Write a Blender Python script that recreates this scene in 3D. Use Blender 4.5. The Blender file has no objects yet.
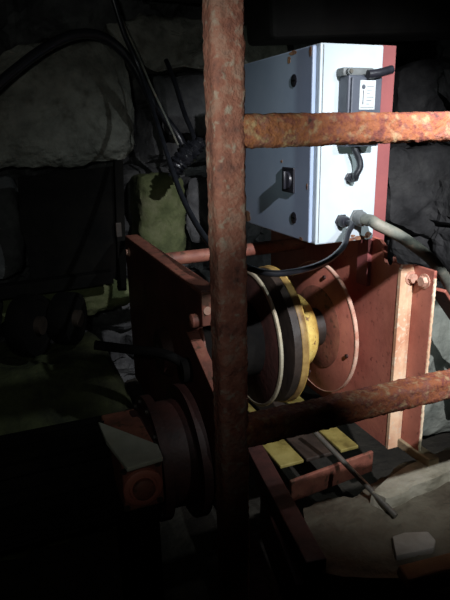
import bpy, bmesh, math, random
from mathutils import Vector, Matrix, noise
from math import radians, pi, sin, cos
random.seed(7)
C = bpy.context.scene.collection

# ---------------------------------------------------------------- camera
Yw, Pt, Rl, F, H = radians(21.74), radians(16.94), radians(-1.216), 555.0, 1.35
fwd = Vector((sin(Yw)*cos(Pt), cos(Yw)*cos(Pt), -sin(Pt)))
r0 = Vector((cos(Yw), -sin(Yw), 0)); u0 = r0.cross(fwd)
cr = cos(Rl)*r0 + sin(Rl)*u0; cu = -sin(Rl)*r0 + cos(Rl)*u0
cam = bpy.data.cameras.new('camera'); camo = bpy.data.objects.new('camera', cam); C.objects.link(camo)
M = Matrix((cr, cu, -fwd)).transposed().to_4x4(); M.translation = (0, 0, H); camo.matrix_world = M
cam.sensor_fit = 'VERTICAL'; cam.sensor_height = 36; cam.lens = F/600*36; cam.clip_start = .02
bpy.context.scene.camera = camo

def at(x, y, ax, v):
    """point of the place seen at x,y of the photograph on the plane ax = v"""
    d = fwd*F + cr*(x-225) - cu*(y-300); i = 'XYZ'.index(ax)
    o = Vector((0, 0, H)); return o + d*((v-o[i])/d[i])

# ---------------------------------------------------------------- materials
def mat(name, cols, scale=12, rough=.6, metal=0, bump=.3, bscale=None, detail=6, thr=(.35, .65), bdist=.004, spec=.5, fine=None):
    m = bpy.data.materials.new(name); m.use_nodes = True; nt = m.node_tree; N = nt.nodes; L = nt.links
    b = N['Principled BSDF']; b.inputs['Roughness'].default_value = rough; b.inputs['Metallic'].default_value = metal
    b.inputs['Specular IOR Level'].default_value = spec
    tc = N.new('ShaderNodeTexCoord')
    n = N.new('ShaderNodeTexNoise'); n.inputs['Scale'].default_value = scale; n.inputs['Detail'].default_value = detail; n.inputs['Roughness'].default_value = .65
    L.new(tc.outputs['Object'], n.inputs['Vector'])
    cr_ = N.new('ShaderNodeValToRGB'); e = cr_.color_ramp.elements
    k = len(cols)
    e[0].position = thr[0]; e[0].color = (*cols[0], 1); e[1].position = thr[1]; e[1].color = (*cols[-1], 1)
    for i in range(1, k-1):
        q = e.new(thr[0]+(thr[1]-thr[0])*i/(k-1)); q.color = (*cols[i], 1)
    L.new(n.outputs['Fac'], cr_.inputs['Fac'])
    out = cr_.outputs['Color']
    if fine:                                   # small chips and specks of a second colour
        n3 = N.new('ShaderNodeTexNoise'); n3.inputs['Scale'].default_value = fine[1]; n3.inputs['Detail'].default_value = 4
        L.new(tc.outputs['Object'], n3.inputs['Vector'])
        r3 = N.new('ShaderNodeValToRGB'); r3.color_ramp.elements[0].position = fine[2]; r3.color_ramp.elements[1].position = fine[2]+fine[3]
        L.new(n3.outputs['Fac'], r3.inputs['Fac'])
        mx = N.new('ShaderNodeMixRGB'); L.new(r3.outputs['Color'], mx.inputs['Fac']); L.new(out, mx.inputs['Color1']); mx.inputs['Color2'].default_value = (*fine[0], 1)
        out = mx.outputs['Color']
    L.new(out, b.inputs['Base Color'])
    if bump:
        n2 = N.new('ShaderNodeTexNoise'); n2.inputs['Scale'].default_value = bscale or scale*4; n2.inputs['Detail'].default_value = 8
        L.new(tc.outputs['Object'], n2.inputs['Vector'])
        bp = N.new('ShaderNodeBump'); bp.inputs['Strength'].default_value = bump; bp.inputs['Distance'].default_value = bdist
        L.new(n2.outputs['Fac'], bp.inputs['Height']); L.new(bp.outputs['Normal'], b.inputs['Normal'])
    return m

RUST = mat('flaking_rust_and_red_paint', [(.09, .045, .038), (.26, .075, .055), (.44, .15, .06), (.30, .11, .08), (.50, .30, .15)], 34, .82, 0, .9, 140, thr=(.3, .7), bdist=.004, detail=9, fine=((.52, .34, .18), 60, .54, .18))
RAILM = mat('rubbed_pink_and_rust_paint', [(.12, .055, .045), (.27, .10, .075), (.36, .13, .09), (.40, .20, .15), (.30, .15, .12)], 28, .8, 0, .9, 140, thr=(.3, .7), bdist=.004, detail=9, fine=((.42, .30, .24), 70, .56, .14))
RED = mat('red_oxide_paint', [(.38, .12, .085), (.46, .155, .11), (.52, .18, .125)], 9, .55, 0, .35, 60, bdist=.002, fine=((.26, .08, .06), 55, .62, .10))
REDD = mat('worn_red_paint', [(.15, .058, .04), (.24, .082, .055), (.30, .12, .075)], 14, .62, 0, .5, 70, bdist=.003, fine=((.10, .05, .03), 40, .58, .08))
REDL = mat('pale_lit_red_paint', [(.62, .30, .18), (.82, .56, .36), (.92, .80, .58)], 4, .42, 0, .3, 70, bdist=.002, fine=((.75, .58, .42), 60, .56, .06))  # pale copy of the red: lamplight on the flange is in the colour
UPR = mat('red_primer', [(.26, .075, .075), (.31, .09, .085)], 10, .6, 0, .2, 60, bdist=.002)
WHITE = mat('white_enamel', [(.47, .55, .59), (.54, .61, .64)], 5, .38, 0, .12, 20, bdist=.002, fine=((.36, .22, .15), 13, .72, .03))
DOOR = mat('shaded_door_enamel', [(.31, .39, .53), (.37, .45, .58)], 4, .35, 0, .12, 14, bdist=.002, fine=((.32, .22, .2), 11, .70, .03))  # cabinet enamel darkened and blued: the door's shade is in the colour
CHIP = mat('chipped_rust', [(.16, .07, .05), (.36, .20, .10)], 60, .8, 0, .4)
BLACK = mat('black_rubber', [(.012, .013, .016), (.022, .024, .03)], 30, .32, 0, .3, 120, bdist=.001)
BPL = mat('black_plastic', [(.012, .012, .016), (.02, .02, .028)], 30, .4, 0, .1)
GREY = mat('grey_sheathing', [(.09, .10, .09), (.16, .17, .14), (.26, .24, .19)], 14, .6, 0, .5, 80, bdist=.002, fine=((.48, .33, .22), 18, .60, .08))
GLAND = mat('grey_gland_plastic', [(.10, .11, .11), (.15, .16, .16)], 30, .5, 0, .2)
DEV = mat('slate_grey_plastic', [(.055, .065, .085), (.075, .085, .11)], 20, .5, 0, .1)
LABEL = mat('pale_label', [(.42, .47, .47), (.52, .56, .56)], 30, .5, 0, .05)
INK = mat('label_ink', [(.05, .06, .08), (.07, .08, .10)], 30, .6, 0, 0)
YEL = mat('yellow_paint', [(.50, .30, .07), (.78, .58, .16), (.82, .66, .26)], 10, .5, 0, .35, 50, bdist=.002, fine=((.22, .12, .05), 40, .6, .05))
YELD = mat('shaded_yellow_paint', [(.16, .09, .03), (.30, .19, .06), (.42, .28, .09)], 12, .55, 0, .4, 60, bdist=.002)  # yellow darkened so the brake drum's shade sits in the colour
OLIVE = mat('muddy_yellow_paint', [(.11, .085, .02), (.23, .185, .05), (.30, .25, .08)], 9, .6, 0, .4, 50)
RIM = mat('lit_rim_steel', [(.35, .30, .20), (.50, .46, .34)], 20, .5, .3, .3)  # pale ring: the lit edge of the flange put in as colour
TEAL = mat('pale_green_strand', [(.25, .38, .32), (.40, .50, .42)], 30, .5, 0, .2)
STEEL = mat('dull_steel', [(.11, .10, .085), (.20, .19, .16)], 30, .45, .6, .3, 90, bdist=.001)
BOLT = mat('painted_bolt', [(.50, .22, .15), (.66, .45, .34)], 30, .5, 0, .3)
DARK = mat('dark_shaded_steel', [(.004, .004, .004), (.009, .008, .007)], 10, .9, 0, .5, 40, spec=.1)  # near-black; on the drum core it stands in for shade
GREASE_SHADE = mat('grimy_shaded_metal', [(.018, .013, .010), (.045, .03, .022)], 12, .6, 0, .5, 40)  # dark grime; on the brake drum it also carries painted shade
GRIM_SHADE = mat('grimy_shaded_red_paint', [(.03, .012, .010), (.06, .02, .016)], 14, .6, 0, .5, 50)  # grimy red; on drum flange A the dark tone is painted shade
ROCK = mat('grey_rock', [(.11, .11, .095), (.23, .23, .20), (.33, .33, .285)], 7, .95, 0, 1, 16, bdist=.03, thr=(.3, .7), spec=.2, fine=((.14, .135, .115), 13, .56, .14))
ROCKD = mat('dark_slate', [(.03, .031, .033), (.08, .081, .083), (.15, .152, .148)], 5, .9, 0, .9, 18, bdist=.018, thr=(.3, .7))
ROCKG = mat('mossy_rock', [(.06, .075, .03), (.115, .135, .055), (.18, .185, .10)], 9, .9, 0, .9, 30, bdist=.012, thr=(.3, .7))
ROCKP = mat('pale_greenish_rock', [(.20, .22, .19), (.34, .36, .31)], 6, .85, 0, .8, 24, bdist=.012)
CONC = mat('muddy_concrete', [(.06, .045, .028), (.11, .095, .065), (.15, .135, .095)], 5, .9, 0, .8, 40, bdist=.008, thr=(.3, .7))
PALEC = mat('pale_mortar', [(.30, .28, .23), (.42, .40, .35)], 12, .9, 0, .6, 40)
FLOORM = mat('black_mud', [(.012, .010, .007), (.03, .026, .018)], 6, .85, 0, .9, 25, bdist=.015)
CEILM = mat('sooty_roof_rock', [(.006, .006, .006), (.016, .015, .014)], 4, .9, 0, .9, 14, bdist=.02)
WOODD = mat('unlit_timber', [(.006, .005, .005), (.013, .012, .010)], 6, .85, 0, .6, 20)  # near-black: the unlit look of the beam is in its colour
WOOD = mat('muddy_plank', [(.14, .065, .025), (.24, .12, .05)], 8, .85, 0, .6, 30)
TAPE = mat('black_tape', [(.010, .011, .014), (.028, .03, .036)], 30, .22, 0, .9, 70, bdist=.004)

# ---------------------------------------------------------------- mesh helpers
def obj(name, bm, m, parent=None, smooth=False, loc=None):
    me = bpy.data.meshes.new(name); bmesh.ops.recalc_face_normals(bm, faces=bm.faces); bm.to_mesh(me); bm.free()
    for q in (m if isinstance(m, (list, tuple)) else [m]): me.materials.append(q)
    o = bpy.data.objects.new(name, me); C.objects.link(o)
    if smooth:
        for p in me.polygons: p.use_smooth = True
        try:
            me.set_sharp_from_angle(angle=radians(38))
        except Exception: pass
    if parent: o.parent = parent; o.location = -parent.location if loc is None else loc
    return o
def thing(name, label, cat, loc, group=None):
    o = bpy.data.objects.new(name, None); C.objects.link(o); o.location = loc; o.empty_display_size = .05
    o['label'] = label; o['category'] = cat
    if group: o['group'] = group
    return o
def tag(o, label, cat, group=None):
    o['label'] = label; o['category'] = cat
    if group: o['group'] = group
    return o
def bx(bm, lo, hi, bev=0, seg=2, mi=0):
    r = bmesh.ops.create_cube(bm, size=1); vs = r['verts']
    for v in vs: v.co = Vector([lo[i]+(hi[i]-lo[i])*(v.co[i]+.5) for i in range(3)])
    fs = list({f for v in vs for f in v.link_faces})
    for f in fs: f.material_index = mi
    if bev:
        es = list({e for v in vs for e in v.link_edges})
        bmesh.ops.bevel(bm, geom=es, offset=bev, segments=seg, affect='EDGES', profile=.5)
def box(lo, hi, bev=0, seg=2):
    bm = bmesh.new(); bx(bm, lo, hi, bev, seg); return bm
def frame_of(d):
    d = d.normalized(); a = Vector((0, 0, 1)) if abs(d.z) < .9 else Vector((1, 0, 0))
    u = d.cross(a).normalized(); return u, d.cross(u).normalized()
def tube(bm, pts, r, n=14, caps=True):
    pts = [Vector(p) for p in pts]; rings = []
    u = None
    for i, p in enumerate(pts):
        d = (pts[min(i+1, len(pts)-1)]-pts[max(i-1, 0)]).normalized()
        if u is None: u, w = frame_of(d)
        else:
            u = (u-d*u.dot(d)).normalized(); w = d.cross(u)
        rr = r[i] if isinstance(r, (list, tuple)) else r
        rings.append([bm.verts.new(p+u*rr*cos(2*pi*k/n)+w*rr*sin(2*pi*k/n)) for k in range(n)])
    for a, b in zip(rings, rings[1:]):
        for k in range(n): bm.faces.new((a[k], a[(k+1) % n], b[(k+1) % n], b[k]))
    if caps: bm.faces.new(rings[0][::-1]); bm.faces.new(rings[-1])
    return bm
def spline(P, k=8):
    P = [Vector(p) for p in P]; Q = [2*P[0]-P[1]]+P+[2*P[-1]-P[-2]]; out = []
    for i in range(1, len(Q)-2):
        for j in range(k):
            t = j/k; a, b, c, d = Q[i-1:i+3]
            out.append(.5*((2*b)+(c-a)*t+(2*a-5*b+4*c-d)*t*t+(3*b-a-3*c+d)*t**3))
    out.append(P[-1]); return out
def lathe_x(bm, cy, cz, prof, n=64):
    """prof: (x, radius) pairs turned about the axle"""
    rings = [[bm.verts.new((x, cy+r*cos(2*pi*k/n), cz+r*sin(2*pi*k/n))) for k in range(n)] for x, r in prof]
    m = len(rings)
    for i in range(m):
        a, b = rings[i], rings[(i+1) % m]
        for k in range(n): bm.faces.new((a[k], a[(k+1) % n], b[(k+1) % n], b[k]))
    return bm
def lathe_y(bm, cx, cz, prof, n=40):
    rings = [[bm.verts.new((cx+r*cos(2*pi*k/n), y, cz+r*sin(2*pi*k/n))) for k in range(n)] for y, r in prof]
    for a, b in zip(rings, rings[1:]):
        for k in range(n): bm.faces.new((a[k], a[(k+1) % n], b[(k+1) % n], b[k]))
    bm.faces.new(rings[0]); bm.faces.new(rings[-1]); return bm
def prism(bm, poly, axis, a, b):
    """poly of 2-D points, extruded along axis (X: poly is Y,Z; Y: poly is X,Z; Z: poly is X,Y)"""
    def P(q, t): return {'X': (t, q[0], q[1]), 'Y': (q[0], t, q[1]), 'Z': (q[0], q[1], t)}[axis]
    A = [bm.verts.new(P(q, a)) for q in poly]; B = [bm.verts.new(P(q, b)) for q in poly]; n = len(poly)
    bm.faces.new(A); bm.faces.new(B[::-1])
    for i in range(n): bm.faces.new((A[i], A[(i+1) % n], B[(i+1) % n], B[i]))
    return bm
def bevel_all(bm, off, seg=2):
    bmesh.ops.bevel(bm, geom=list(bm.edges), offset=off, segments=seg, affect='EDGES', profile=.5, clamp_overlap=True); return bm
def beam(p, q, w, h, up=(0, 0, 1), bev=.003):
    """rectangular bar from p to q, w wide, h high"""
    p, q = Vector(p), Vector(q); d = (q-p); L = d.length; d.normalize(); s = d.cross(Vector(up)).normalized(); t = s.cross(d)
    bm = box((0, -w/2, -h/2), (L, w/2, h/2), bev); m = Matrix((d, s, t)).transposed().to_4x4(); m.translation = p
    bmesh.ops.transform(bm, matrix=m, verts=bm.verts); return bm
def hexbolt(bm, c, axis, r=.012, h=.01):
    n = 6; ax = Vector(axis).normalized(); u, w = frame_of(ax); c = Vector(c)
    tube(bm, [c, c+ax*h*.2], r*1.35, 18)
    a = [bm.verts.new(c+ax*h*.2+u*r*cos(pi/3*k)+w*r*sin(pi/3*k)) for k in range(n)]
    b = [bm.verts.new(c+ax*h+u*r*.93*cos(pi/3*k)+w*r*.93*sin(pi/3*k)) for k in range(n)]
    bm.faces.new(a); bm.faces.new(b)
    for k in range(n): bm.faces.new((a[k], a[(k+1) % n], b[(k+1) % n], b[k]))
def fbm(p, s, o=5): return noise.fractal(Vector(p)*s, .9, 2.0, o)
def roughen(bm, amp, s, seed=0):
    bm.normal_update(); off = Vector((seed*3.7, seed*1.3, seed*2.1))
    dv = [(v, v.normal*fbm(v.co+off, s)*amp) for v in bm.verts]
    for v, d in dv: v.co += d
def rock(name, pts, Y, depth, m, label, bulge=.05, amp=.018, s=7, seed=1, parent=None):
    """irregular stone: outline (photograph points on the plane Y), bulging front, real depth behind"""
    P = [at(x, y, 'Y', Y) for x, y in pts]; c = sum(P, Vector())/len(P); n = 72
    # resample outline, rounded
    out = []; tot = [0]
    for i in range(len(P)): tot.append(tot[-1]+(P[(i+1) % len(P)]-P[i]).length)
    for k in range(n):
        d = tot[-1]*k/n
        for i in range(len(P)):
            if tot[i+1] > d or i == len(P)-1: out.append(P[i].lerp(P[(i+1) % len(P)], (d-tot[i])/(tot[i+1]-tot[i]))); break
    for _ in range(2): out = [(out[k-1]+out[k]*2+out[(k+1) % n])/4 for k in range(n)]
    bm = bmesh.new(); rings = []
    S = [.08, .2, .32, .44, .55, .65, .74, .82, .89, .94, .975, 1.0]
    for q in S: rings.append([bm.verts.new(c.lerp(o, q)+Vector((0, -bulge*(1-q**5), 0))) for o in out])
    for t in (.15, .35, .6, 1): rings.append([bm.verts.new(c.lerp(o, 1.0-.06*t)+Vector((0, depth*t, 0))) for o in out])
    for a, b in zip(rings, rings[1:]):
        for k in range(n): bm.faces.new((a[k], a[(k+1) % n], b[(k+1) % n], b[k]))
    bm.faces.new(rings[0]); bm.faces.new(rings[-1][::-1])
    bmesh.ops.recalc_face_normals(bm, faces=bm.faces)
    roughen(bm, amp, s, seed); roughen(bm, amp*.35, s*4, seed+3)
    return tag(obj(name, bm, m, None, True), label, 'rock')

# ---------------------------------------------------------------- setting
def sheet(name, f, nu, nv, m):
    bm = bmesh.new(); V = [[bm.verts.new(f(i/nu, j/nv)) for j in range(nv+1)] for i in range(nu+1)]
    for i in range(nu):
        for j in range(nv): bm.faces.new((V[i][j], V[i+1][j], V[i+1][j+1], V[i][j+1]))
    o = obj(name, bm, m, None, False); o['kind'] = 'structure'; return o
def blocky(a, b, seed):
    d, _ = noise.voronoi(Vector((a*2.3, b*3.6, seed)), distance_metric='DISTANCE')
    e = d[1]-d[0]; return (min(e, .22)/.22)
def wb(u, v):
    x, z = -1.9+5.3*u, -.05+2.45*v; k = blocky(x, z, 1.5)
    return (x, 2.92-.14*k-.09*fbm((x, z, 3), 2.2)-.02*fbm((x, z, 8), 11), z)
sheet('wall_back', wb, 190, 110, ROCKD)
def wr(u, v):
    y, z = -1.1+4.1*u, -.05+2.45*v; return (2.35-.12*blocky(y, z, 4.5)-.08*fbm((y, z, 1), 2.5), y, z)
sheet('wall_right', wr, 110, 70, ROCKD)
def wl(u, v):
    y, z = -1.1+4.1*u, -.05+2.45*v; return (-1.6+.12*blocky(y, z, 7.5)+.08*fbm((y, z, 5), 2.5), y, z)
sheet('wall_left', wl, 110, 70, ROCKD)
sheet('floor', lambda u, v: (-1.9+4.6*u, -1.2+4.3*v, .02*fbm((u*4.6, v*4.3, 2), 2.5)-.01), 120, 110, FLOORM)
def ce(u, v):
    x, y = -1.9+4.6*u, -1.2+4.3*v; return (x, y, 2.22-.09*blocky(x, y, 9.5)+.08*fbm((x, y, 6), 2))
sheet('ceiling', ce, 110, 100, CEILM)

# ---------------------------------------------------------------- rocks
rock('boulder', [(-40, 95), (-10, 62), (25, 42), (60, 32), (98, 36), (122, 58), (134, 88), (140, 120), (137, 150), (120, 161), (80, 163), (40, 168), (-40, 172)], 2.45, .2, ROCK,
     'large rounded grey boulder at upper left above the dark panel', .07, .026, 7, 1)
rock('stone_lintel', [(102, 22), (150, 20), (205, 22), (250, 26), (283, 30), (289, 44), (284, 66), (250, 69), (200, 68), (150, 70), (128, 58)], 2.5, .3, ROCK,
     'long grey stone slab across the wall behind the top of the rusty ladder', .03, .022, 7, 4)
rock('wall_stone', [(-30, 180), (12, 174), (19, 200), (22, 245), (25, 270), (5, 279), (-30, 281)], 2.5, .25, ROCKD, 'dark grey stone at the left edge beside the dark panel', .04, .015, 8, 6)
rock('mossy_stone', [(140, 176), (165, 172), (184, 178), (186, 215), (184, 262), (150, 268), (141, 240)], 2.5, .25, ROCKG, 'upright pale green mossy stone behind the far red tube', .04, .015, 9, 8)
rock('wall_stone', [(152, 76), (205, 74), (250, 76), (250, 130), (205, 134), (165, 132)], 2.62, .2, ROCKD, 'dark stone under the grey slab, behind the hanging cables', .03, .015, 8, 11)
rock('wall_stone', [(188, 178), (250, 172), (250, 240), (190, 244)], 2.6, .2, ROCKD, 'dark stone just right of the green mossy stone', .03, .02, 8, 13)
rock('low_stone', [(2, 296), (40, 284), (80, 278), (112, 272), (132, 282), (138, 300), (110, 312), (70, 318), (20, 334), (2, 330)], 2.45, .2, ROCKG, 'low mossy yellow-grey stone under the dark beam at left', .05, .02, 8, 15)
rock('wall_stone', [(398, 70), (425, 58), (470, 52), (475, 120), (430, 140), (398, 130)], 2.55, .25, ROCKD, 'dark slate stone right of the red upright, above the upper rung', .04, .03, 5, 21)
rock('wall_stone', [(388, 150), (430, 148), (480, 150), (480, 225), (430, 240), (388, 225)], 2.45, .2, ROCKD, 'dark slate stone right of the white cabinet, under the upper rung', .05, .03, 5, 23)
rock('grey_rock', [(395, 325), (412, 300), (432, 296), (470, 306), (480, 430), (450, 432), (410, 438), (396, 420)], 1.72, .3, ROCKP, 'pale greenish grey rock right of the red winch plate', .05, .02, 8, 25)

# dark timber over the cabinet and rafters
bm = beam((1.05, 2.22, 1.80), (2.3, 2.22, 1.875), .25, .22, bev=.02); roughen(bm, .01, 6)
tag(obj('roof_timber', bm, WOODD), 'black timber beam across the roof above the white cabinet', 'beam')
bm = beam((-1.4, 2.3, 1.98), (1.3, 2.3, 1.93), .25, .16, bev=.02); roughen(bm, .01, 6)
tag(obj('roof_timber', bm, WOODD), 'black timber beam across the roof above the grey boulder', 'beam')

# ---------------------------------------------------------------- rusty ladder
lad = thing('steel_ladder', 'rusty red and orange steel ladder in front, one upright rail with two rungs', 'ladder', (.319, .785, 0))
def rusty_bar(lo, hi, ax, n, seed, m=RUST, bev=.009):
    bm = box(lo, hi); i = 'XYZ'.index(ax)
    es = [e for e in bm.edges if abs((e.verts[0].co-e.verts[1].co)[i]) > 1e-4 and abs((e.verts[0].co-e.verts[1].co).normalized()[i]) > .9]
    bmesh.ops.bevel(bm, geom=es, offset=bev, segments=3, affect='EDGES')
    es = [e for e in bm.edges if abs((e.verts[0].co-e.verts[1].co).normalized()[i]) > .9]
    bmesh.ops.subdivide_edges(bm, edges=es, cuts=n, use_grid_fill=True); roughen(bm, .0022, 45, seed); return obj
def rusty(name, lo, hi, ax, n, seed):
    i = 'XYZ'.index(ax); bm = bmesh.new(); j, k = [q for q in range(3) if q != i]; prof = []
    w, h = hi[j]-lo[j], hi[k]-lo[k]; b = .011; m = 7
    cs = [(w-b, h-b, 0), (b, h-b, 1), (b, b, 2), (w-b, b, 3)]
    for cx, cy, q in cs:
        for t in range(4): a = q*pi/2+t*pi/6; prof.append((cx+b*cos(a), cy+b*sin(a)))
        nx = cs[(q+1) % 4]; a = (q+1)*pi/2; p0 = prof[-1]; p1 = (nx[0]+b*cos(a), nx[1]+b*sin(a))
        for t in range(1, m): prof.append((p0[0]+(p1[0]-p0[0])*t/m, p0[1]+(p1[1]-p0[1])*t/m))
    R = []
    for s in range(n+1):
        ring = []
        for a, c in prof:
            v = [0, 0, 0]; v[i] = lo[i]+(hi[i]-lo[i])*s/n; v[j] = lo[j]+a; v[k] = lo[k]+c; ring.append(bm.verts.new(v))
        R.append(ring)
    q = len(prof)
    for A, B in zip(R, R[1:]):
        for t in range(q): bm.faces.new((A[t], A[(t+1) % q], B[(t+1) % q], B[t]))
    bm.faces.new(R[0][::-1]); bm.faces.new(R[-1]); bmesh.ops.recalc_face_normals(bm, faces=bm.faces)
    roughen(bm, .0016, 34, seed); roughen(bm, .0016, 130, seed+1); return obj(name, bm, RAILM if name == 'rail' else RUST, lad, True)
rusty('rail', (.294, .76, 0), (.344, .81, 2.05), 'Z', 330, 1)
rusty('rung', (.338, .762, 1.325), (1.35, .806, 1.373), 'X', 190, 2)
rusty('rung', (.338, .762, .825), (1.35, .808, .875), 'X', 190, 3)

# ---------------------------------------------------------------- white electrical cabinet
BX0, BX1, BY0, BY1, BZ0, BZ1 = .85, 1.06, 1.408, 1.95, 1.02, 1.572
cab = thing('electrical_cabinet', 'white steel electrical cabinet with black switch, mounted above the red winch', 'electrical box', (.955, 1.68, BZ0))
obj('body', box((BX0+.004, BY0, BZ0), (BX1, BY1, BZ1), .004), WHITE, cab)
bm = box((BX0-.010, BY0+.016, BZ0+.004), (BX0+.003, BY1-.004, BZ1-.004), .004)
door = obj('door', bm, DOOR, cab)
# bare rusty chips along the edges of the box
def chip(par, f, t):
    bm = bmesh.new(); n = 26; ph = random.random()*9
    vs = [bm.verts.new(f(cos(2*pi*k/n)*(1+.45*noise.noise((cos(2*pi*k/n)*2.2, sin(2*pi*k/n)*2.2, ph))), sin(2*pi*k/n)*(1+.5*noise.noise((sin(2*pi*k/n)*2.5, cos(2*pi*k/n)*2.5, ph+4))))) for k in range(n)]
    r = bmesh.ops.extrude_face_region(bm, geom=[bm.faces.new(vs)])
    for g in r['geom']:
        if isinstance(g, bmesh.types.BMVert): g.co += Vector(t)
    obj('rust_chip', bm, CHIP, par, loc=(0, 0, 0) if par is door else None)
for (y, z, a, b_) in ((1.535, 1.561, .022, .006), (1.56, 1.545, .010, .009), (1.437, 1.553, .006, .013), (1.44, 1.19, .003, .009), (1.445, 1.33, .003, .005), (1.865, 1.048, .030, .018), (1.60, 1.255, .006, .004), (1.47, 1.030, .01, .005)):
    chip(door, lambda u, v: (BX0-.0105, y+a*u, z+b_*v), (.003, 0, 0))
for (x, z, a, b_) in ((1.010, 1.029, .026, .006), (.975, 1.026, .018, .004), (1.04, 1.035, .010, .010), (.985, 1.036, .008, .004)):
    chip(cab, lambda u, v: (x+a*u, BY0-.0010, z+b_*v), (0, .002, 0))
# long vertical groove beside the front corner
obj('seam', box((BX0+.012, BY0-.0012, BZ0+.006), (BX0+.0145, BY0+.002, BZ1-.004)), GLAND, cab)
def lock(y, z):
    bm = bmesh.new(); tube(bm, [(BX0-.008, y, z), (BX0-.0112, y, z), (BX0-.0118, y, z)], [.018, .018, .016], 24)
    o = obj('lock', bm, BPL, door, True, loc=(0, 0, 0))
    s = obj('lock_slot', box((BX0-.0125, y-.010, z-.0025), (BX0-.0115, y+.010, z+.0025)), DARK, o, loc=(0, 0, 0)); return o
lock(1.528, 1.486); lock(1.516, 1.088)
sw = obj('rotary_switch', box((BX0-.016, 1.512, 1.163), (BX0-.008, 1.588, 1.239), .003), BPL, door, loc=(0, 0, 0))
bm = bmesh.new(); tube(bm, [(BX0-.015, 1.55, 1.201), (BX0-.022, 1.55, 1.201), (BX0-.024, 1.55, 1.201)], [.027, .025, .021], 26)
bm2 = beam((BX0-.027, 1.55, 1.174), (BX0-.027, 1.55, 1.228), .014, .010, up=(1, 0, 0)); me = bpy.data.meshes.new('t'); bm2.to_mesh(me); bm2.free(); bm.from_mesh(me); bpy.data.meshes.remove(me)
obj('switch_knob', bm, BPL, sw, True, loc=(0, 0, 0))
# small slate-grey unit with pale plate on the narrow side
u0_, u1_ = at(338, 90, 'Y', BY0).x, at(373, 90, 'Y', 1.36).x
zt = at(355, 73, 'Y', 1.36).z
dev = obj('control_unit', box((.915, 1.360, 1.30), (1.025, BY0+.001, 1.488), .005), DEV, cab)
obj('unit_cover', box((.921, 1.352, 1.306), (1.019, 1.361, 1.482), .003), DEV, dev, loc=(0, 0, 0))
lx0, lx1 = .946, .997
lb = obj('label_plate', box((lx0, 1.3505, 1.398), (lx1, 1.3525, 1.474), .0005, 1), LABEL, dev, loc=(0, 0, 0))
bm = bmesh.new(); yk = 1.3500
bx(bm, (lx0+.010, yk, 1.412), (lx0+.0125, yk+.0008, 1.448)); tube(bm, [(lx0+.0115, yk, 1.457), (lx0+.0115, yk+.0008, 1.457)], .006, 16)
for i in range(6): bx(bm, (lx0+.022, yk, 1.412+i*.009), (lx0+.022+.010+.013*((i*7) % 3)/2, yk+.0008, 1.4132+i*.009))
bx(bm, (lx0+.004, yk, 1.4035), (lx1-.004, yk+.0008, 1.4045))
obj('label_print', bm, INK, lb, loc=(0, 0, 0))
bm = bmesh.new(); bx(bm, (.905, 1.372, 1.486), (1.005, BY0, 1.508), .005); tube(bm, [(.922, 1.362, 1.497), (.922, 1.374, 1.497)], .009, 16)
br = obj('clamp_bar', bm, GLAND, dev, True, loc=(0, 0, 0))
bm = bmesh.new(); tube(bm, [(.922, 1.357, 1.497), (.922, 1.363, 1.497)], .0055, 6); obj('clamp_screw', bm, STEEL, br, loc=(0, 0, 0))
bm = bmesh.new(); tube(bm, spline([(.965, 1.345, 1.488), (1.0, 1.343, 1.492), (1.045, 1.35, 1.502)], 4), .0115, 16); obj('plug', bm, BPL, dev, True, loc=(0, 0, 0))
def gland(c, r, m, ln=.03):
    c = Vector(c); d = Vector((0, -1, 0)); bm = bmesh.new()
    tube(bm, [c+d*-.002, c+d*.006, c+d*.008], [r*1.15, r*1.15, r*.9], 6)
    tube(bm, [c+d*.006, c+d*ln*.7, c+d*ln], [r*.92, r*.92, r*.7], 20)
    return obj('cable_gland', bm, m, cab, True)
ga = at(341, 221, 'Y', BY0); gb = at(357, 218, 'Y', BY0); gc = at(349, 178, 'Y', BY0)
gland(ga, .019, BPL); gland(gb, .025, GLAND, .035); gland(gc, .014, BPL, .02)
bm = bmesh.new(); tube(bm, spline([at(353, 140, 'Y', 1.385), at(355, 150, 'Y', 1.38), at(359, 159, 'Y', 1.375), at(360, 167, 'Y', 1.372), at(356, 175, 'Y', 1.375), gc+Vector((.004, -.026, 0)), gc+Vector((0, -.014, 0))], 8), .0095, 12)
obj('unit_lead', bm, BLACK, dev, True, loc=(0, 0, 0))

# ---------------------------------------------------------------- cables
def cable(name, pts, r, m, label, cat='cable', n=14):
    bm = bmesh.new(); tube(bm, spline(pts, 10), r, n); return tag(obj(name, bm, m, None, True), label, cat)
A = lambda x, y, Y: at(x, y, 'Y', Y)
cable('power_cable', [ga+Vector((0, -.026, 0)), ga+Vector((.004, -.05, -.004)), A(348, 233, 1.33), A(343, 247, 1.29), A(327, 261, 1.25), A(302, 270, 1.21), A(272, 273.5, 1.2), A(246, 267, 1.22), A(226, 257, 1.27),
      A(211, 245, 1.35), A(195, 222, 1.52), A(181, 194, 1.7), A(169, 160, 1.86), A(158, 126, 2.0), A(149, 98, 2.1), A(138, 66, 2.14), A(124, 34, 2.12), A(112, -4, 2.1), A(108, -14, 2.1)], .0085, BLACK,
      'thin glossy black cable looping from under the white cabinet up to the roof')
cable('conduit', [gb+Vector((0, -.03, 0)), gb+Vector((.012, -.055, -.002)), A(378, 225, 1.33), A(398, 235, 1.31), A(420, 250, 1.31), A(437, 266, 1.33), A(449, 286, 1.36), A(459, 315, 1.4), A(464, 350, 1.45), A(466, 400, 1.5)], .0175, GREY,
      'thick dirty grey cable arching from the cabinet down to the right', n=20)
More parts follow.
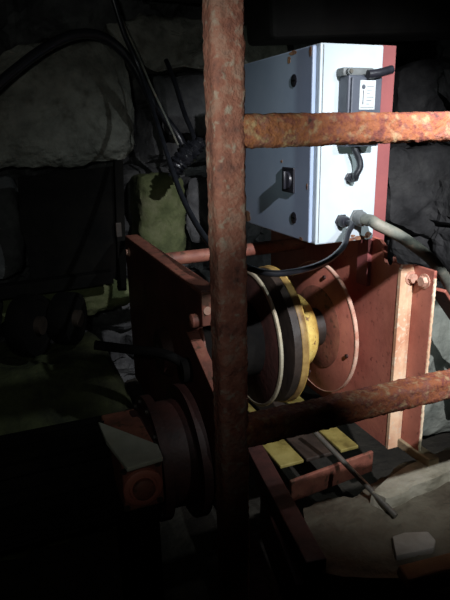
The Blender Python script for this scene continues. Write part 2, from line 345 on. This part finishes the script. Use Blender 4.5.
cable('heavy_cable', [A(-60, 150, 2.1), A(-20, 102, 2.1), A(15, 70, 2.12), A(50, 45, 2.14), A(80, 34, 2.15), A(105, 38, 2.16), A(128, 58, 2.17), A(142, 82, 2.18), A(152, 102, 2.2), A(166, 120, 2.22), A(178, 136, 2.22), A(186, 152, 2.2)], .017, BLACK,
      'thick black cable arching over the grey boulder into the taped joint')
cable('wire', [A(112, -10, 2.3), A(124, 25, 2.28), A(138, 55, 2.25), A(151, 86, 2.2), A(166, 118, 2.15), A(178, 145, 2.15)], .0045, GREY, 'thin pale wire running straight down to the taped joint')
cable('hanging_cable', [A(166, 60, 2.45), A(174, 80, 2.4), A(184, 112, 2.3), A(194, 138, 2.2), A(190, 150, 2.18)], .010, BLACK, 'short dark cable hanging from the grey slab to the taped joint')
# taped joint
bm = bmesh.new()
pts = spline([A(201, 142, 2.17), A(192, 150, 2.16), A(184, 158, 2.15), A(177, 168, 2.15), A(174, 178, 2.15)], 8)
rs = [.012+.024*sin(pi*min(1, (i+3)/(len(pts)+4)))+.006*sin(i*1.9) for i in range(len(pts))]
tube(bm, pts, rs, 20); bmesh.ops.recalc_face_normals(bm, faces=bm.faces); roughen(bm, .008, 30)
tag(obj('taped_joint', bm, TAPE, None, True), 'shiny black tape-wrapped cable joint left of the rusty ladder rail', 'cable joint')

# ---------------------------------------------------------------- winch
PX, LX = 1.08, .45; AY, AZ = 1.65, .66; GZ = .34
w = thing('winch', 'red-painted double drum winch with yellow brake drum, under the white cabinet', 'winch', (.76, 1.7, 0))
# right side plate
arc = [(1.352+.021*cos(radians(a)), .965+.021*sin(radians(a))) for a in range(150, 361, 30)]
bm = prism(bmesh.new(), [(1.30, GZ), (1.30, .958), (1.325, .958)]+arc[::1]+[(1.376, 1.0), (1.40, 1.016), (1.44, 1.02), (1.95, 1.03), (2.15, .97), (2.15, GZ)], 'X', PX, PX+.012)
rp = obj('side_plate', bm, RED, w)
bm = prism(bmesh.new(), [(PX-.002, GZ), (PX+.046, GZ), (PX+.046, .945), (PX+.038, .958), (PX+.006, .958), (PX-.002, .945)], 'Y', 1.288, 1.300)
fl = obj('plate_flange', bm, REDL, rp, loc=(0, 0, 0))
bm = box((PX+.047, 1.205, GZ), (PX+.058, 1.300, .955), .003); obj('angle_bar', bm, RED, rp, loc=(0, 0, 0))
bm = bmesh.new(); hexbolt(bm, (PX+.036, 1.288, .917), (0, -1, 0), .0155, .016); obj('bolt', bm, BOLT, rp, loc=(0, 0, 0))
bm = bmesh.new(); hexbolt(bm, (PX+.047, 1.240, .917), (-1, 0, 0), .0165, .016); obj('bolt', bm, BOLT, rp, loc=(0, 0, 0))
# pale bead up the outer corner: its lit edge put in as colour
bm = bmesh.new(); tube(bm, [(PX+.052+.002*fbm((0, 0, i), 3.1), 1.2055, GZ+i*.0063) for i in range(95)], [.004+.0025*abs(fbm((i, 1, 2), .9)) for i in range(95)], 8); obj('lit_edge', bm, REDL, rp, True, loc=(0, 0, 0))
# upright carrying the cabinet
obj('upright', prism(bmesh.new(), [(1.064, 1.436), (1.124, 1.436), (1.124, 1.444), (1.072, 1.444), (1.072, 1.49), (1.064, 1.49)], 'Z', .86, 1.576), UPR, w)
# bracket arms under the cabinet
obj('cabinet_bracket', beam((1.066, 1.46, 1.008), (1.066, 1.93, 1.008), .03, .022), UPR, w)
# diagonal brace to the right
obj('brace', beam(A(437, 289, 1.34), A(492, 372, 1.5), .012, .06, up=(0, -1, .25)), RED, w)
# left side plate
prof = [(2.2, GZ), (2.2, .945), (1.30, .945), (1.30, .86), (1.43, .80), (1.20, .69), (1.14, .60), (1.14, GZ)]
lp = obj('side_plate', prism(bmesh.new(), prof, 'X', LX, LX+.012), mat('shaded_red_paint', [(.08, .025, .02), (.15, .045, .035)], 8, .6, 0, .5, 50), w)  # red darkened: the shadow on this face is in the colour
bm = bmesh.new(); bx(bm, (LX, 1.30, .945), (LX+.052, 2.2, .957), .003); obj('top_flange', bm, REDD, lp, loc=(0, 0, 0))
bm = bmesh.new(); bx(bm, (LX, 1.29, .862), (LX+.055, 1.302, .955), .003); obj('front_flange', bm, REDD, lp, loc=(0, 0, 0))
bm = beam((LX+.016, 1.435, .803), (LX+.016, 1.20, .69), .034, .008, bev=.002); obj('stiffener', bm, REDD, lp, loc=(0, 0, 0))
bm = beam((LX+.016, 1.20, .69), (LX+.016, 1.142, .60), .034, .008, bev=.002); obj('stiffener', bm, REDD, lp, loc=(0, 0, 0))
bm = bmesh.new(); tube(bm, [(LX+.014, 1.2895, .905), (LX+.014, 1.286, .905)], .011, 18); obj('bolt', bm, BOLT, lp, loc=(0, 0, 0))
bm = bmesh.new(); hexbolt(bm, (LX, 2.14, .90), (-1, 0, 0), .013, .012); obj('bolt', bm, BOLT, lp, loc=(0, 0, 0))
# tie tubes
bm = bmesh.new(); tube(bm, [(LX+.01, 1.87, .915), (PX+.002, 1.87, .925)], .024, 22); roughen(bm, .0015, 40); obj('tie_tube', bm, REDL if False else REDD, w, True)
bm = bmesh.new(); tube(bm, [(LX-.03, 1.345, .850), (LX-.026, 1.345, .850), (PX+.0, 1.345, .850)], [.012, .02, .02], 22)
bm.free()
bm = bmesh.new(); tube(bm, [(LX-.022, 1.33, .868), (LX-.018, 1.33, .868), (LX+.09, 1.33, .868)], [.013, .019, .019], 20); obj('pivot_pin', bm, REDD, lp, True, loc=(0, 0, 0))
# axle
bm = bmesh.new(); tube(bm, [(LX-.03, AY, AZ), (PX+.04, AY, AZ)], .03, 28); obj('axle', bm, STEEL, w, True)
# drum parts: flange A (thin, pale rim), yellow brake drum B, red disc C
def disc(name, x, R, t, m, par=w, bore=.03, lip=.0):
    bm = lathe_x(bmesh.new(), AY, AZ, [(x, bore), (x, R-.003), (x+.002, R), (x+t-.002, R), (x+t, R-.003), (x+t, bore)], 96); return obj(name, bm, m, par, True, loc=None if par is w else (0, 0, 0))
da = disc('drum_flange', .745, .238, .009, GRIM_SHADE)
disc('rim', .7435, .2395, .012, RIM, da, .230)
disc('drum_flange', .50, .238, .009, REDD)
bm = lathe_x(bmesh.new(), AY, AZ, [(.508, .03), (.508, .13), (.746, .13), (.746, .03)], 64); obj('drum', bm, DARK, w, True)
bd_ = lathe_x(bmesh.new(), AY, AZ, [(.796, .10), (.796, .225), (.798, .233), (.822, .236), (.845, .236), (.845, .03), (.835, .03), (.835, .215), (.812, .222), (.812, .10)], 96)
bd_ = obj('brake_drum', bd_, GREASE_SHADE, w, True)
bm = lathe_x(bmesh.new(), AY, AZ, [(.822, .232), (.822, .239), (.825, .241), (.843, .241), (.846, .239), (.846, .232)], 96); obj('brake_band', bm, YELD, bd_, True, loc=(0, 0, 0))
disc('rim', .8435, .2425, .004, YEL, bd_, .232)
bm = lathe_x(bmesh.new(), AY, AZ, [(.75, .03), (.75, .09), (.83, .09), (.83, .03)], 48); obj('hub', bm, GREASE_SHADE, w, True)
hb = lathe_x(bmesh.new(), AY, AZ, [(.845, .03), (.845, .10), (.862, .122), (.88, .132), (.90, .137), (.92, .137), (.942, .130), (.955, .116), (.960, .095), (.960, .03)], 72)
hb = obj('hub', hb, YEL, w, True)
hr = lathe_x(bmesh.new(), AY, AZ, [(.872, .12), (.872, .136), (.876, .140), (.881, .138), (.881, .12)], 72); obj('ring', hr, TEAL, hb, True, loc=(0, 0, 0))
bm = lathe_x(bmesh.new(), AY, AZ, [(.956, .03), (.956, .06), (1.02, .07), (1.02, .03)], 48); obj('hub', bm, GREASE_SHADE, w, True)
dc = disc('drum_flange', 1.018, .24, .012, RED); disc('rim', 1.0165, .2412, .015, BOLT, dc, .2378)
disc('wear_ring', 1.0145, .152, .004, REDD, dc, .06)
bm = bmesh.new(); 
for k in range(4):
    a = radians(12+90*k); c = (1.018, AY+.2*cos(a), AZ+.2*sin(a)); bm = bmesh.new(); tube(bm, [c, (1.012, c[1], c[2])], .007, 12)
    obj('rivet', bm, GRIM_SHADE, dc, loc=(0, 0, 0))
bm = bmesh.new(); lathe_x(bm, AY, AZ, [(PX-.02, .03), (PX-.02, .07), (PX+.001, .085), (PX+.001, .03)], 48); obj('bearing', bm, RED, w, True)
bm = bmesh.new(); lathe_x(bm, AY, AZ, [(LX-.03, .03), (LX-.03, .07), (LX+.001, .085), (LX+.001, .03)], 48); obj('bearing', bm, GRIM_SHADE, w, True)
# base rails and cross bars
obj('base_rail', beam((PX+.020, 2.15, .360), (PX+.062, 1.15, .354), .042, .03), mat('muddy_rail', [(.22, .17, .10), (.36, .29, .18)], 12, .8, 0, .5), w)
def zb(x, y, z): return at(x, y, 'Z', z)
a_, b_ = zb(281, 478, .33), zb(316, 572, .30)
bm = beam(a_+Vector((0, .28, 0)), b_, .055, .07); obj('base_rail', bm, GRIM_SHADE, w)
bm = beam(a_+Vector((-.045, .0, -.11)), b_+Vector((-.03, 0, -.10)), .05, .16); obj('base_rail_web', bm, GRIM_SHADE, w)
p, q = zb(296, 487, .31), zb(372, 458, .31)
bm = beam(p+Vector((-.02, .0, -.01)), q+Vector((0, .0, -.01)), .012, .075); cb = obj('cross_bar', bm, REDD, w)
# drum bed boards
for (x, w_, m) in ((.72, .085, OLIVE), (.815, .115, GREASE_SHADE), (.945, .07, OLIVE)):
    obj('bed_plate', box((x, 1.36, .318), (x+w_, 1.98, .33), .003), m, w)
# motor and gearbox on the outside of the left plate
gm = thing('gearbox', 'grimy red gearbox with round end cap, low at the left of the winch', 'gearbox', (.28, 1.3, .3))
T1 = [at(127, 466, 'Y', 1.12), at(162, 456, 'Y', 1.12)]
zt = T1[0].z; xa, xb = T1[0].x, T1[1].x
bm = prism(bmesh.new(), [(1.12, zt-.125), (1.12, zt), (1.135, zt+.006), (1.40, zt-.005), (1.40, zt-.125)], 'X', xa-.012, xb); bevel_all(bm, .006)
obj('shaded_base', box((xa+.0, 1.14, .0), (xb-.01, 1.38, zt-.124), .006), DARK, gm, loc=tuple(-gm.location))  # unlit lower housing, its shade put into a near-black colour
gh = obj('housing', bm, REDD, gm, loc=tuple(-gm.location))
cv = [at(x, y, 'Z', zt+.014) for x, y in ((127, 468), (163, 457), (158, 444), (98, 421), (106, 440))]
bm = prism(bmesh.new(), [(p.x, p.y) for p in cv], 'Z', zt+.002, zt+.014); bevel_all(bm, .003)
obj('lit_cover_plate', bm, mat('lit_grey_cover', [(.42, .42, .34), (.55, .54, .45)], 12, .6, 0, .4), gm, loc=tuple(-gm.location))  # grey gearbox top, paled and cut to the shape of the lit patch
cc = at(143, 487, 'Y', 1.115)
bm = lathe_y(bmesh.new(), cc.x, cc.z, [(1.121, .047), (1.110, .047), (1.108, .044), (1.108, .034), (1.112, .032)], 40); obj('end_cap', bm, RED, gm, True, loc=tuple(-gm.location))
bm = lathe_y(bmesh.new(), cc.x, cc.z, [(1.118, .026), (1.100, .026), (1.096, .02)], 30); obj('cap_plug', bm, REDD, gm, True, loc=tuple(-gm.location))
for (i, (x, y)) in enumerate(((1, 1), (-1, 1), (1, -1), (-1, -1))):
    bm = bmesh.new(); hexbolt(bm, (cc.x+x*.040, 1.12, cc.z+y*.050), (0, -1, 0), .006, .006); obj('bolt', bm, GREASE_SHADE, gm, loc=tuple(-gm.location))
my, mz = 1.36, .47
bm = lathe_x(bmesh.new(), my, mz, [(.235, .03), (.235, .13), (.26, .145), (.30, .145), (.30, .175), (.325, .175), (.325, .15), (.40, .15), (.40, .19), (.425, .19), (.425, .03)], 72)
obj('motor_flange', bm, GRIM_SHADE, gm, True, loc=tuple(-gm.location))
for k in range(12):
    bm = bmesh.new(); a = radians(30*k+10); hexbolt(bm, (.30, my+.160*cos(a), mz+.160*sin(a)), (-1, 0, 0), .008, .008); obj('bolt', bm, GREASE_SHADE, gm, loc=tuple(-gm.location))
bm = bmesh.new(); lathe_x(bm, my, mz, [(-.18, .03), (-.18, .10), (-.15, .125), (.235, .125), (.235, .03)], 60)
for k in range(24):
    a = radians(15*k); c, s = cos(a), sin(a)
    prism(bm, [(my+.12*c-.003*s, mz+.12*s+.003*c), (my+.12*c+.003*s, mz+.12*s-.003*c), (my+.142*c+.002*s, mz+.142*s-.002*c), (my+.142*c-.002*s, mz+.142*s+.002*c)], 'X', -.14, .22)
obj('motor_body', bm, DARK, gm, False, loc=tuple(-gm.location))
# control lever over the motor
lv = thing('brake_lever', 'dark greasy lever lying across beside the left winch plate', 'lever', A(150, 350, 1.6))
pts = spline([A(95, 345, 1.55), A(135, 350, 1.5), A(165, 354, 1.45), A(188, 366, 1.42)], 6)
bm = bmesh.new(); tube(bm, pts, .014, 14); obj('lever_arm', bm, DARK, lv, True, loc=-lv.location)
bm = bmesh.new(); c = A(187, 370, 1.42); tube(bm, [c+Vector((-.02, 0, 0)), c+Vector((.025, 0, 0))], .036, 24); obj('lever_boss', bm, DARK, lv, True, loc=-lv.location)

# ---------------------------------------------------------------- concrete plinth and things on it
Z0 = .30
poly = [(303, 508), (325, 497), (352, 497), (372, 483), (392, 470), (420, 458), (470, 440), (560, 430), (560, 520), (455, 553), (425, 562), (402, 578), (340, 577), (314, 570), (306, 540)]
P2 = [zb(x, y, Z0) for x, y in poly]; P2 = [(p.x, p.y) for p in P2]
bm = bmesh.new(); cx = sum(p[0] for p in P2)/len(P2); cy = sum(p[1] for p in P2)/len(P2)
out = []; n = 110; tot = [0]
for i in range(len(P2)): a, b = P2[i], P2[(i+1) % len(P2)]; tot.append(tot[-1]+math.dist(a, b))
for k in range(n):
    d = tot[-1]*k/n
    for i in range(len(P2)):
        if tot[i+1] > d or i == len(P2)-1:
            t = (d-tot[i])/(tot[i+1]-tot[i]); a, b = P2[i], P2[(i+1) % len(P2)]; out.append((a[0]+(b[0]-a[0])*t, a[1]+(b[1]-a[1])*t)); break
rings = [[bm.verts.new((cx+(o[0]-cx)*s, cy+(o[1]-cy)*s, Z0)) for o in out] for s in [i/28 for i in range(1, 29)]]
rings += [[bm.verts.new((cx+(o[0]-cx)*(1+.02*s), cy+(o[1]-cy)*(1+.02*s), Z0-dz)) for o in out] for s, dz in ((1, .03), (1.5, .10), (2, .20), (2.5, .30))]
for a, b in zip(rings, rings[1:]):
    for k in range(n): bm.faces.new((a[k], a[(k+1) % n], b[(k+1) % n], b[k]))
bm.faces.new(rings[0]); bm.faces.new(rings[-1]); bmesh.ops.recalc_face_normals(bm, faces=bm.faces)
roughen(bm, .014, 7, 3); roughen(bm, .006, 26, 5)
tag(obj('concrete_plinth', bm, CONC, None, True), 'rough muddy concrete plinth in front of the winch at lower right', 'concrete block')
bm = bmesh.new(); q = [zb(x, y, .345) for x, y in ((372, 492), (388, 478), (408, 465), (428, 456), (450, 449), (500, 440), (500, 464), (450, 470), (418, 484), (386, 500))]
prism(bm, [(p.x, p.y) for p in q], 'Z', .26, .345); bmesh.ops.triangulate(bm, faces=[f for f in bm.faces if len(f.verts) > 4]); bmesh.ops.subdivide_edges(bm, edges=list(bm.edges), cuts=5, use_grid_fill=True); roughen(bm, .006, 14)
tag(obj('lit_band', bm, mat('lamplit_concrete', [(.20, .185, .13), (.34, .32, .24), (.40, .38, .30)], 7, .9, 0, .7, 40), None, False), 'raised strip standing in for the lamp-lit band along the back edge of the muddy plinth', 'concrete block')  # added strip: pool of lamplight on the plinth put into shape and colour
bm = bmesh.new(); q = [zb(x, y, Z0+.012) for x, y in ((392, 537), (404, 533), (428, 532), (436, 541), (434, 549), (396, 557))]
prism(bm, [(p.x, p.y) for p in q], 'Z', Z0-.004, Z0+.016); bevel_all(bm, .005); 
tag(obj('stone_chip', bm, PALEC, None, True), 'small flat pale stone chip lying on the concrete plinth', 'stone')
e0, e1 = zb(396, 516, Z0+.014), zb(311, 428, .42)
bm = bmesh.new(); tube(bm, [e0, e0.lerp(e1, .5), e1], .0085, 12)
tag(obj('steel_rod', bm, STEEL, None, True), 'thin straight steel rod from the concrete plinth up under the drums', 'rod')
bm = beam(zb(402, 577, .318), zb(495, 553, .318), .05, .03, bev=.006); roughen(bm, .004, 20)
tag(obj('plank', bm, WOOD, None, False), 'muddy brown plank along the near edge of the concrete plinth', 'plank')

# ---------------------------------------------------------------- dark things at the left
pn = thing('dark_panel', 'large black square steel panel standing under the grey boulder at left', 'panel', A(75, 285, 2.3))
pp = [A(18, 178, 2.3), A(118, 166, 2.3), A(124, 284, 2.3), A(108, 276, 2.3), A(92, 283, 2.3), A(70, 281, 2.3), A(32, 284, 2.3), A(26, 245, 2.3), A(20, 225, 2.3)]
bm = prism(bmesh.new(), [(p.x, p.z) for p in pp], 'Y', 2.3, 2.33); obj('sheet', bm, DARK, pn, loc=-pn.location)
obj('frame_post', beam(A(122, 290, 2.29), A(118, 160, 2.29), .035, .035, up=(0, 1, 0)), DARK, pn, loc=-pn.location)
obj('hinge', box(tuple(A(119, 230, 2.27)-Vector((.012, 0, .03))), tuple(A(119, 230, 2.27)+Vector((.012, .02, .03))), .003), GREASE_SHADE, pn, loc=-pn.location)
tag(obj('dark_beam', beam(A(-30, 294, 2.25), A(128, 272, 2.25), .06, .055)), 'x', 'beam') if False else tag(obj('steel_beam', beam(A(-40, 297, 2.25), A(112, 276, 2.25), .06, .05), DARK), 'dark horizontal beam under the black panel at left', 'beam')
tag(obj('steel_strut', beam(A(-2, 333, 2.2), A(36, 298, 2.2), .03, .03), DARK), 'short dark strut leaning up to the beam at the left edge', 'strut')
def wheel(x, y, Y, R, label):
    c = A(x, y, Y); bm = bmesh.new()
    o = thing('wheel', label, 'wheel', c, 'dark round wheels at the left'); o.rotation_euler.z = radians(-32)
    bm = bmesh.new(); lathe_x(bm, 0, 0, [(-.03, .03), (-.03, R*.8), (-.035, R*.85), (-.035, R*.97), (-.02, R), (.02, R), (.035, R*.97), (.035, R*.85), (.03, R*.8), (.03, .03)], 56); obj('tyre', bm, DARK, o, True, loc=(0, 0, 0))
    bm = bmesh.new(); tube(bm, [(-.05, 0, 0), (.05, 0, 0)], .033, 24); obj('hub', bm, GREASE_SHADE, o, True, loc=(0, 0, 0))
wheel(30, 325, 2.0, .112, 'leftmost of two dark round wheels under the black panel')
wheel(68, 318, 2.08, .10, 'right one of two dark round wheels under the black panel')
# ground bank under wheels
bm = bmesh.new(); bmesh.ops.create_grid(bm, x_segments=60, y_segments=40, size=1)
for v in bm.verts:
    x, y = v.co.x, v.co.y; X, Y = -.45+.87*x, 2.13+.44*y
    v.co = (X, Y, max(-.03, .55*(1-abs(x)**20)*(1-abs(y)**4)+.05*fbm((X, Y, 1), 5)))
o = obj('rubble_bank', bm, mat('mossy_mud', [(.02, .022, .010), (.06, .07, .025)], 9, .9, 0, .9, 30, bdist=.015), None, True); tag(o, 'dark mossy bank of rubble under the wheels at left', 'rubble'); o['kind'] = 'stuff'

# ---------------------------------------------------------------- light: a miner's lamp held high at the right, a faint lamp at the left, an added bounce fill and weak even ambient
def lamp(name, loc, to, energy, col, size, blend, rad):
    l = bpy.data.lights.new(name, 'SPOT'); l.energy = energy; l.color = col; l.spot_size = radians(size); l.spot_blend = blend; l.shadow_soft_size = rad
    o = bpy.data.objects.new(name, l); C.objects.link(o); o.location = loc
    o.rotation_euler = (Vector(to)-Vector(loc)).to_track_quat('-Z', 'Y').to_euler(); return o
lamp('head_lamp', (.64, -.2, 2.04), (1.22, 1.4, 1.0), 270, (.95, .95, 1.0), 56, 1.0, .015)
lamp('helmet_lamp', (1.35, -.1, 2.05), (1.04, 1.4, 1.05), 62, (.88, .98, 1.0), 52, 1.0, .015)
lamp('hand_lamp', (-.24, .10, 1.32), (.90, 1.60, 1.40), 18, (.84, 1.0, .90), 28, 1.0, .012)
lamp('bounce_fill', (-.08, 0, 1.42), (-.42, 2.4, 1.52), 8.5, (.95, 1.0, .92), 110, 1.0, .02)  # added wide fill in place of bounce, lifts the boulder and rail
W = bpy.data.worlds.new('world'); bpy.context.scene.world = W; W.use_nodes = True
W.node_tree.nodes['Background'].inputs['Color'].default_value = (.5, .55, .6, 1); W.node_tree.nodes['Background'].inputs['Strength'].default_value = .0015
vs = bpy.context.scene.view_settings; vs.view_transform = 'Standard'; vs.look = 'None'; vs.exposure = 0; vs.gamma = 1; vs.use_curve_mapping = False
